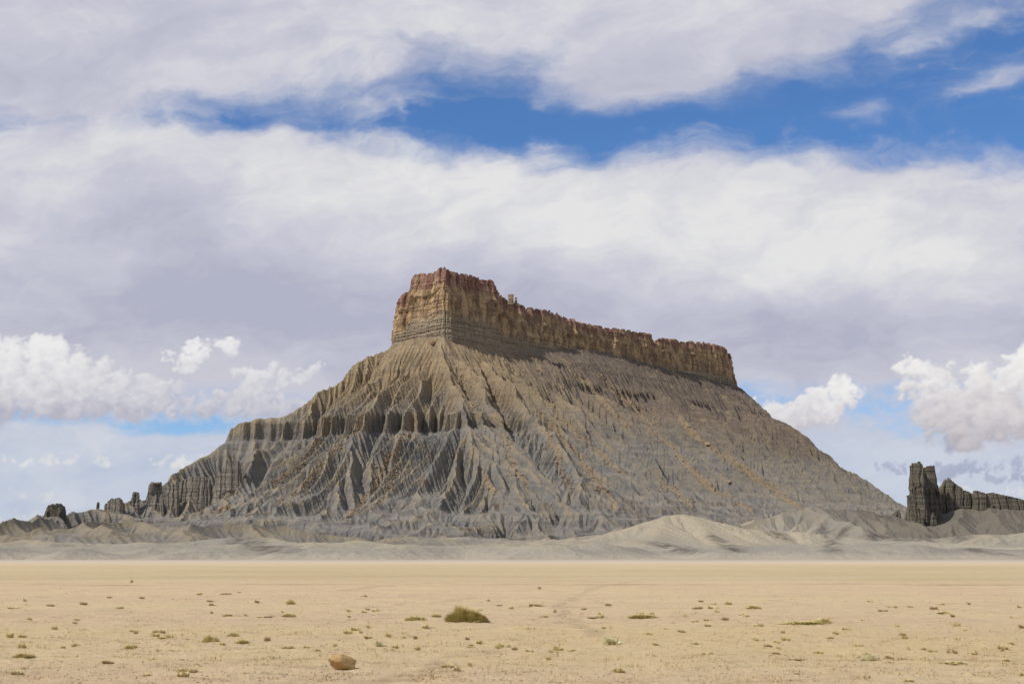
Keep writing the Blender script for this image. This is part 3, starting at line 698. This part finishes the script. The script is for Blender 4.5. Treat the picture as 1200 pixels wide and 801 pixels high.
NAMED=[(488,726,26,9,mids[0],'olive grass clump just left of the largest shrub'),(511,722,14,6,mids[1],'small green tuft between the left clump and the largest shrub'),
 (718,754,27,13,sage,'pale grey green sage tuft right of centre in the foreground'),(445,757,14,12,sage,'grey green upright tuft right above the tan boulder'),
 (940,731,60,7,mids[2],'long low row of green grass on the right of the plain'),(962,730,28,11,mids[0],'taller clump closing the long grass row on the right'),
 (340,708,11,9,mids[1],'round bright green bush on the left of the plain'),(314,751,13,10,drys[0],'round straw coloured tuft left of the tan boulder'),
 (247,751,21,12,mids[2],'spiky olive clump on the left, beside a greener one'),(274,746,14,10,mids[0],'bright green clump right of the spiky olive one on the left'),
 (696,725,30,5,drys[1],'flat brown weed strip right of centre'),(752,724,36,7,mids[1],'low green weeds on a small sand hump right of centre'),
 (883,713,17,6,mids[2],'rounded green tuft above the long grass row'),(1035,716,13,7,drys[2],'brown tilted tuft on the far right of the plain'),
 (1018,774,22,10,sage,'yellowish spiky tuft near the bottom right'),(900,757,14,8,drys[0],'orange brown dry tuft in the lower right'),
 (339,723,17,7,mids[0],'flat green clump below the round bush on the left'),(320,723,12,5,smalls[1],'little flat clump left of the flat green one on the left'),
 (154,760,22,8,mids[1],'low olive clump in the lower left between two dry patches'),(125,776,26,9,drys[1],'brown thorny patch near the bottom left'),
 (28,770,28,7,mids[2],'flat green cushion near the left edge at the bottom'),(97,738,20,6,smalls[0],'yellow green low tuft in the left foreground'),
 (284,754,18,7,mids[1],'small green cushion between the left clumps'),(1102,718,26,5,smalls[2],'thin strip of green weeds on the far right'),
 (930,774,30,5,drys[2],'flat dry grass line left of the spiky tuft at bottom right'),(1115,776,40,5,mids[0],'long flat green line of grass at the bottom right'),
 (463,758,12,6,smalls[3],'dark green cushion right of the upright grey green tuft'),(616,737,14,5,smalls[1],'low green tuft below right of the largest shrub'),
 (814,755,12,5,smalls[0],'isolated light tuft between the sage tuft and the dry orange tuft'),(711,736,16,5,smalls[2],'yellow green patch above the sage tuft')]
for px,py,w,h,me,lab in NAMED: plant('grass_tuft',lab,'shrub',px,py,w,h,me,1.0,.45)
REST=[(12,747,12,5),(28,747,12,5),(15,713,14,3),(60,710,12,3),(87,757,9,4),(90,726,10,3),(75,759,9,5),(88,730,8,3),(64,738,8,4),(159,739,12,5),(183,743,10,4),(188,742,12,5),(182,747,10,5),(193,748,14,4),(199,747,10,4),(160,744,8,3),
 (26,759,9,6),(91,756,8,4),(141,713,10,3),(247,709,9,3),(248,720,5,4),(289,721,5,4),(233,697,9,2.5),(264,696,12,3),(155,682,5,3),(198,762,7,4),(262,755,10,4),(287,753,8,3),(332,759,7,3),(360,758,12,3),(393,756,7,4),
 (430,715,10,3),(426,717,8,3),(408,717,9,4),(440,716,11,3),(584,710,8,3),(600,713,9,3),(632,710,12,4),(638,724,10,4),(712,710,11,3),(500,736,12,4),(488,760,9,5),(470,749,14,4),(487,750,10,5),(455,744,7,4),(409,742,16,5),(424,742,7,4),
 (553,756,9,3),(562,755,12,4),(554,760,10,4),(590,758,14,5),(603,763,9,4),(655,761,12,4),(654,758,9,5),(620,764,10,3),(536,787,12,6),(550,781,7,5),(668,762,12,3),(780,737,6,3),(817,713,12,5),(832,713,9,4),(840,717,9,4),(815,729,8,4),(849,728,10,4),
 (829,734,8,3),(911,754,12,4),(920,751,12,5),(917,744,9,4),(912,760,7,3),(887,733,13,5),(978,744,10,4),(972,750,9,3),(1005,757,12,5),(1010,726,8,3),(1019,706,7,3),(1058,744,10,4),(1060,749,10,4),(1050,734,7,3),(1104,708,8,3),(1136,708,7,3),
 (1121,733,9,4),(1123,749,10,5),(1131,739,5,4),(1116,766,14,5),(1142,767,12,4),(1081,762,10,4),(1092,765,12,4),(1114,762,10,3),(1174,759,14,4),(1185,754,9,4),(1187,724,8,4),(1196,735,9,4),(1194,712,8,3),(1177,773,10,4),(830,768,14,4),(910,769,12,4),(798,741,8,3),(873,723,8,3),(1197,791,8,5),(935,790,9,3),(960,763,12,3),(1040,776,12,4)]
for k in range(75):
    for _ in range(20):
        py=694+105*RS.rand()**1.1; px=5+1190*RS.rand()
        if float(fbm(np.float32(px/110),np.float32(py/26),2,88))>.06: break
    sc_=(py-651)/90; REST.append((px,py,(5+8*RS.rand())*(.5+.6*sc_),(2.2+2.6*RS.rand())*(.5+.6*sc_)))
for k,(px,py,w,h) in enumerate(REST):
    dry=(k%4==3); me=(drys[k%3] if dry else smalls[k%4])
    o=plant('dry_tuft' if dry else 'grass_tuft','small straw brown dry weed on the open sand' if dry else 'small low green desert tuft on the open sand','shrub',px,py,w,h*1.5,me,.85,.34,'small dry weeds dotted over the plain' if dry else 'small green tufts dotted over the plain')
# countless dry specks and grit
def specks(name,label,cat,n,mat,big,seed):
    rs=np.random.RandomState(seed); pyy=659+(801-659)*rs.rand(n)**.8; pxx=-60+1320*rs.rand(n)
    m=rs.rand(n)<.42+1.7*fbm(pxx/60,pyy/12,2,seed); pxx,pyy=pxx[m],pyy[m]
    Xc=(pxx-600)/F;Yc=(400.5-pyy)/F;k=-CH/(ST+Yc*CT); x=Xc*k;y=k*(CT-Yc*ST); z=relief(x,y)
    w=big*(.4+rs.rand(len(x))**3*1.8); q=7
    x,y,z,w=[np.repeat(v,q) for v in (x,y,z,w)]; m=len(x)
    a=rs.rand(m)*6.283; bx=x+rs.normal(size=m)*w*.9;by=y+rs.normal(size=m)*w*.9;b=w*.11;hh=w*(.2+.5*rs.rand(m)); c_,s_=np.cos(a),np.sin(a)
    V=np.stack([np.stack([bx-c_*b,by-s_*b,z-.01],-1),np.stack([bx+c_*b,by+s_*b,z-.01],-1),np.stack([bx+s_*w*.6,by+c_*w*.6,z+hh],-1)],1).reshape(-1,3)
    me=mesh_from(name,V,np.arange(m*3).reshape(-1,3),mat,False); attr(me,'shade',np.repeat(rs.rand(m),3)); tag(obj(name,me),label,cat,kind='stuff')
specks('dry_grass','scattered short dry grass stubble across the sandy plain','grass',30000,M_dry,.045,5)
specks('green_stubble','sparse green sprouts scattered over the sandy plain','ground cover',7000,M_tuft,.035,8)
n=26000; pyy=662+139*RS.rand(n)**.7; pxx=-60+1320*RS.rand(n); m=RS.rand(n)<.42+1.8*fbm(pxx/70,pyy/14,2,77); pxx,pyy=pxx[m],pyy[m]
Xc=(pxx-600)/F;Yc=(400.5-pyy)/F;k=-CH/(ST+Yc*CT); x_=Xc*k;y_=k*(CT-Yc*ST); z_=relief(x_,y_); s_=(.007+.03*RS.rand(len(x_))**6)*np.where(y_<60,1,1.6)
pb=list(zip(x_,y_,z_+s_*.2,s_))
P0=[as_arrays(rock_mesh('q',M_pebble,90+i,1)) for i in range(3)]
scatter('pebbles','small brown pebbles and grit on the sandy plain','pebbles',pb,M_pebble,(0,30,0),PA=P0,flat=(1,.8,.55))

# ------------------------------------------------------------------ camera
cam=bpy.data.cameras.new('camera'); co=obj('camera',cam); co.location=(0,0,CH); co.rotation_euler=(math.pi/2+TH,0,0)
cam.sensor_width=36; cam.lens=36*F/1200; cam.clip_start=.1; cam.clip_end=60000
bpy.context.scene.camera=co
# ------------------------------------------------------------------ sun
SA,SE=R(SUN_AZ),R(SUN_EL)
sun=bpy.data.lights.new('sun','SUN'); sun.energy=SUN_E; sun.angle=R(1.2); sun.color=(1,.95,.88); so=obj('sun',sun)
from mathutils import Vector
dirv=Vector((math.sin(SA)*math.cos(SE),math.cos(SA)*math.cos(SE),math.sin(SE)))
so.rotation_euler=dirv.to_track_quat('Z','Y').to_euler(); so.location=(0,0,800)
# ------------------------------------------------------------------ sky
def sstep(x,a,b):
    t=np.clip((x-a)/(b-a),0,1); return t*t*(3-2*t)
def blobs(U,V,L):
    r=0
    for (x,y,rx,ry,ang,amp) in L:
        c,s=math.cos(R(ang)),math.sin(R(ang)); dx=U-x;dy=V-y
        a=(dx*c-dy*s)/rx; b=(dx*s+dy*c)/ry
        r=r+amp*np.exp(-(a*a+b*b)**1.3)
    return r
def billow(x,y,o,seed):
    r=0;a=1;t=0
    for i in range(o):
        r=r+a*(1-2*np.abs(noise(x,y,seed+i*7)));t+=a;a*=.52;x=x*2.07+3;y=y*2.07+9
    return r/t
def cloud_field(U,V):
    """colour (display linear) and cover of the clouds for directions given in picture units"""
    w1=fbm(U/260,V/150,4,201);w2=fbm(U/260,V/150,4,207)
    f1=fbm(U/60,V/38,5,211,.6);f2=fbm(U/60,V/38,5,217,.6)
    WU=U+70*w1+22*f1;WV=V+34*w2+12*f2
    st=fbm(WU/170,(WV+WU*.12)/42,6,221,.58)      # drawn-out streaks
    sf=fbm(WU/60,WV/40,6,231,.6)
    A=blobs(WU,WV,[(-60,-60,420,150,0,1.2),(300,-62,420,160,6,1.3),(250,66,200,46,20,.8),(700,-105,430,160,0,1.35),(780,62,95,44,14,.8),(900,0,170,78,22,1.0),(1010,-70,160,80,24,.85),(1190,92,80,20,18,.62),(1185,60,40,10,20,.2),(995,136,56,12,4,.5),(1110,22,80,14,32,.3),(470,120,60,16,10,.32),(400,110,90,30,10,.25),
      (0,100,170,60,-5,.35),(600,128,280,36,0,-.30),(480,112,140,34,14,.12),(760,105,90,26,0,.18),(430,125,120,24,0,-.12),(60,40,160,50,0,.3),(690,120,70,25,0,.2)])
    aA=sstep(A+.42*st+.22*sf,.02,1.15)
    B=blobs(WU,WV,[(-80,270,420,125,0,1.3),(250,285,330,120,-6,1.2),(520,315,300,115,-5,1.3),(800,295,320,114,0,1.35),(1120,298,300,112,0,1.3),(120,370,420,90,0,1.2),(330,390,200,50,0,.7),(760,385,520,70,0,1.3),(1150,388,330,62,0,1.2),(430,195,180,45,-12,.35)])
    aB=sstep(B+.42*st+.26*sf,.22,1.05)
    Cl=blobs(WU,WV,[(60,575,360,85,0,1.35),(0,520,200,25,0,.3),(300,545,150,55,0,.55),(100,505,250,16,0,.25),(1120,560,330,70,0,1.25),(930,530,110,50,0,.6),(600,600,500,40,0,.6)])
    aC=sstep(Cl+.75*st+.35*sf,.15,1.05)*.9
    al=1-(1-aA)*(1-aB)*(1-aC)
    # tone: bright crowns and lavender shaded bellies
    L=.47+.82*blobs(WU,WV,[(950,270,330,70,-3,.42),(620,235,330,60,-10,.34),(330,215,300,55,-6,.25),(60,200,140,50,0,.22),(30,310,70,70,0,.15),(840,330,150,28,10,.16),(1060,300,120,20,8,.18),(330,80,200,40,18,.22),(700,20,420,60,0,.16),(560,40,160,40,0,.08),
       (220,285,130,60,-28,-.34),(120,350,300,45,2,-.30),(470,355,240,40,0,-.33),(900,388,420,36,0,-.42),(1180,345,120,22,0,-.14),(300,400,260,36,0,-.30),(120,20,220,30,0,-.12),(960,15,150,40,24,-.05),(770,85,110,40,14,-.22),(60,90,150,40,0,-.2),
       (110,530,240,14,0,.05),(60,590,200,20,0,-.12),(1080,520,200,14,0,.05),(150,575,140,8,0,.2),(620,140,300,16,0,-.1)])
    L=L+.46*fbm(WU/130,(WV+.15*WU)/60,6,241,.62)+.16*sf+.16*st
    # thinner cloud keeps more of the blue behind it
    t=np.clip(L,0,1)[...,None]
    dk=np.array([.44,.45,.565]);md=np.array([.575,.58,.665]);lt=np.array([.77,.77,.775])
    col=np.where(t<.5,dk+(md-dk)*(t*2),md+(lt-md)*(t*2-1))
    low=sstep(V,430,560)[...,None]; col=col*(1-low)+low*(np.array([.46,.52,.66])+(np.array([.68,.69,.74])-np.array([.46,.52,.66]))*np.clip(t*1.25-.1,0,1))
    def over(c2,a2):
        nonlocal col,al
        a2=a2[...,None]; o=a2+al[...,None]*(1-a2)
        col=(c2*a2+col*al[...,None]*(1-a2))/np.maximum(o,1e-5); al=o[...,0]
    q1=U+9*noise(U/30,V/26,401)+4.5*noise(U/12,V/11,402)+2.5*noise(U/5,V/4.6,403); q2=V+8*noise(U/30,V/26,404)+4.5*noise(U/12,V/11,405)+2.5*noise(U/5,V/4.6,406)
    gr=fbm(U/14,V/11,4,408,.62)
    def cumulus(Ls,n,seed,bright,shade,size=(7,20),basey=500,topy=400,amount=1.0,lum=0.0,edge=.45):
        """heaps of soft round puffs, far and high ones first, each lit from the upper left"""
        rs=np.random.RandomState(seed); P=[]
        ar=np.array([l[2]*l[3]*l[5] for l in Ls]); ar=ar/ar.sum()
        for k in range(n):
            (x,y,rx,ry,ang,amp)=Ls[rs.choice(len(Ls),p=ar)]
            a=rs.rand()*6.283; r=math.sqrt(rs.rand())*.92; dx=math.cos(a)*r*rx; dy=math.sin(a)*r*ry
            if dy>0: dy*=.7
            c,s=math.cos(R(ang)),math.sin(R(ang)); rad=(size[0]+(size[1]-size[0])*rs.rand()**1.6)*(1.15-.5*r)
            P.append((x+dx*c+dy*s,y-dx*s+dy*c,rad,dy/ry))
        P.sort(key=lambda p:p[1]+p[2]*.3)
        sel=np.nonzero((U.ravel()>min(p[0]-p[2]*2 for p in P))&(U.ravel()<max(p[0]+p[2]*2 for p in P))&(V.ravel()>topy-60)&(V.ravel()<basey+60))[0]
        if len(sel)==0: return
        u=q1.ravel()[sel];v=q2.ravel()[sel];g=gr.ravel()[sel]; cc=np.zeros((len(sel),3));aa=np.zeros(len(sel))
        od=np.argsort(u); us=u[od]
        b=np.array(bright);s_=np.array(shade)
        for (x,y,rad,ry) in P:
            lo,hi=np.searchsorted(us,(x-rad,x+rad)); ii=od[lo:hi]
            dx=(u[ii]-x)/rad;dy=(v[ii]-y)/(rad*.92); r2=dx*dx+dy*dy; m=r2<1; ii=ii[m];dx=dx[m];dy=dy[m];r2=r2[m]
            if len(ii)==0: continue
            nz=np.sqrt(1-r2); lam=-dx*.42-dy*.72+nz*.35
            hgt=np.clip((basey-v[ii])/(basey-topy),0,1)
            L=np.clip(.30+.44*lam+.95*(hgt-.45)+.25*g[ii]+lum,0,1)[:,None]
            a_=sstep(1-np.sqrt(r2)+.22*g[ii]*min(1,rad/12),0,edge)*.92
            c2=s_+(b-s_)*L; o=a_+aa[ii]*(1-a_); cc[ii]=(c2*a_[:,None]+cc[ii]*(aa[ii]*(1-a_))[:,None])/np.maximum(o,1e-6)[:,None]; aa[ii]=o
        full_a=np.zeros(U.size);full_c=np.zeros((U.size,3)); full_a[sel]=aa*amount; full_c[sel]=cc
        over(full_c.reshape(U.shape+(3,)),full_a.reshape(U.shape))
    W_=(.88,.87,.86);S_=(.47,.46,.54)
    # vaporous veil round the heaps
    hz=sstep(blobs(q1,q2,[(150,455,220,46,0,1.1),(240,415,60,26,0,.6),(340,470,90,35,0,.8),(920,485,70,32,0,.9),(1130,480,130,60,0,1)])+.5*gr,.25,1.1)*.75
    over(np.array((.58,.58,.65))+0*U[...,None],hz)
    cumulus([(-30,440,70,40,0,1),(38,425,52,36,0,1),(95,445,55,28,0,1),(60,470,150,26,0,.9)],260,301,(.84,.83,.83),S_,(8,26),500,400,edge=.75)
    cumulus([(165,462,60,24,0,.95),(225,418,30,20,15,1),(265,407,24,9,25,.5),(300,452,30,24,15,1),(350,440,40,8,20,.35),(320,478,50,15,0,.6),(245,475,90,16,0,.8)],240,331,(.83,.82,.83),(.47,.47,.56),(5,17),495,400,edge=.8)
    cumulus([(977,468,34,24,10,1.1),(948,484,38,20,0,1),(905,480,40,14,0,.4),(925,500,36,10,0,.5)],130,351,W_,(.55,.53,.58),(5,16),510,440,edge=.75)
    cumulus([(1066,450,36,28,12,1.1),(1115,455,50,30,0,1.2),(1180,444,60,32,14,1.3),(1245,450,80,52,0,1.2)],170,371,W_,(.52,.49,.52),(7,21),510,405,lum=.05,edge=.6)
    cumulus([(1120,478,66,30,0,1.2),(1180,470,80,40,0,1),(1150,500,95,22,0,1.1),(1110,514,46,10,0,.6),(1260,500,90,30,0,1)],190,372,(.80,.77,.77),(.47,.445,.485),(9,26),528,425,edge=.8)
    cumulus([(1046,547,16,8,0,.8),(1015,547,18,5,0,.5),(1112,553,34,14,0,1),(1182,554,54,14,0,1),(1106,524,32,5,0,.5),(1066,561,14,6,0,.5)],120,391,(.38,.41,.55),(.28,.32,.47),(4,12),575,530,.72,edge=1.0)
    cumulus([(1158,580,48,8,0,.9),(975,590,14,8,0,.8),(45,610,50,14,0,.6),(205,541,60,6,0,.6),(70,540,70,5,0,.4),(30,580,50,5,0,.4)],110,401,(.86,.82,.75),(.64,.64,.70),(4,11),600,530,.55,.1,edge=1.0)
    return col,al

def cloud_dome():
    """the cloud deck in front of the viewer, far beyond the butte; the clear air between the clouds is the sky itself"""
    a=np.r_[np.linspace(-64,-23,60)[:-1],np.linspace(-23,23,960),np.linspace(23,64,60)[1:]]
    e=np.r_[np.linspace(-1.0,25.5,560),np.linspace(25.5,58,45)[1:]]
    A_,E_=np.meshgrid(np.radians(a),np.radians(e))
    dx,dy,dz=np.sin(A_)*np.cos(E_),np.cos(A_)*np.cos(E_),np.sin(E_)
    fw=np.maximum(CT*dy+ST*dz,.12); up=-ST*dy+CT*dz
    U=600+F*dx/fw; V=400.5-F*up/fw
    U=600+np.tanh((U-600)/2600)*2600
    col,al=cloud_field(U.astype(np.float32),V.astype(np.float32))
    al=al*sstep(60-np.abs(np.degrees(A_)),0,22)*sstep(56-np.degrees(E_),0,20)
    Rr=24000.0
    m=bpy.data.materials.new('cloud vapour'); m.use_nodes=True; t=NT(m.node_tree); t.n.clear()
    o=t.add('ShaderNodeOutputMaterial'); em=t.add('ShaderNodeEmission'); tr=t.add('ShaderNodeBsdfTransparent'); mx=t.add('ShaderNodeMixShader')
    at=t.add('ShaderNodeAttribute',attribute_name='cloud'); t.l.new(at.outputs['Color'],em.inputs[0]); em.inputs[1].default_value=CLOUD_E
    t.l.new(at.outputs['Alpha'],mx.inputs[0]); t.l.new(tr.outputs[0],mx.inputs[1]); t.l.new(em.outputs[0],mx.inputs[2]); t.l.new(mx.outputs[0],o.inputs[0])
    me=mesh_from('sky_clouds',np.stack([dx*Rr,dy*Rr,dz*Rr],-1).reshape(-1,3),grid_faces(*A_.shape),m)
    c=me.color_attributes.new('cloud','FLOAT_COLOR','POINT')
    c.data.foreach_set('color',np.concatenate([col,al[...,None]],-1).astype(np.float32).ravel())
    ob=obj('sky',me); tag(ob,'broad white and lavender cloud deck with cumulus heaps low over the horizon','sky',kind='structure')
cloud_dome()

def sky_world():
    w=bpy.data.worlds.new('World'); bpy.context.scene.world=w; w.use_nodes=True
    t=NT(w.node_tree); bg=t.n['Background']; bg.inputs['Strength'].default_value=.1
    sk=t.add('ShaderNodeTexSky',sky_type='NISHITA',sun_disc=False); sk.sun_elevation=SE; sk.sun_rotation=SA
    sk.altitude=1500; sk.air_density=1.0; sk.dust_density=.6; sk.ozone_density=2.0
    g=t.add('ShaderNodeTexCoord').outputs['Generated']; x,y,z=t.xyz(g)
    # broken cloud over the rest of the sky, where the cloud deck in front thins out
    rest=t.m('MAXIMUM',t.ss(y,.85,.45),t.ss(z,.42,.75))
    cl=t.ss(t.noise(g,2.2,4,.6),.36,.60,0.0,.92)
    col=t.mix(t.m('MULTIPLY',cl,rest),t.v('MULTIPLY',sk.outputs[0],BLUE),(5.6,5.65,6.3))
    col=t.mix(t.ss(z,.17,-.02,0.0,HORIZ),col,(5.0,5.9,7.0))
    t.put(bg.inputs[0],col)
sky_world()
sc=bpy.context.scene
sc.view_settings.view_transform='Standard'; sc.view_settings.look='None'; sc.view_settings.exposure=EXPO; sc.view_settings.gamma=1
sc.cycles.max_bounces=5; sc.cycles.diffuse_bounces=3; sc.cycles.transparent_max_bounces=8
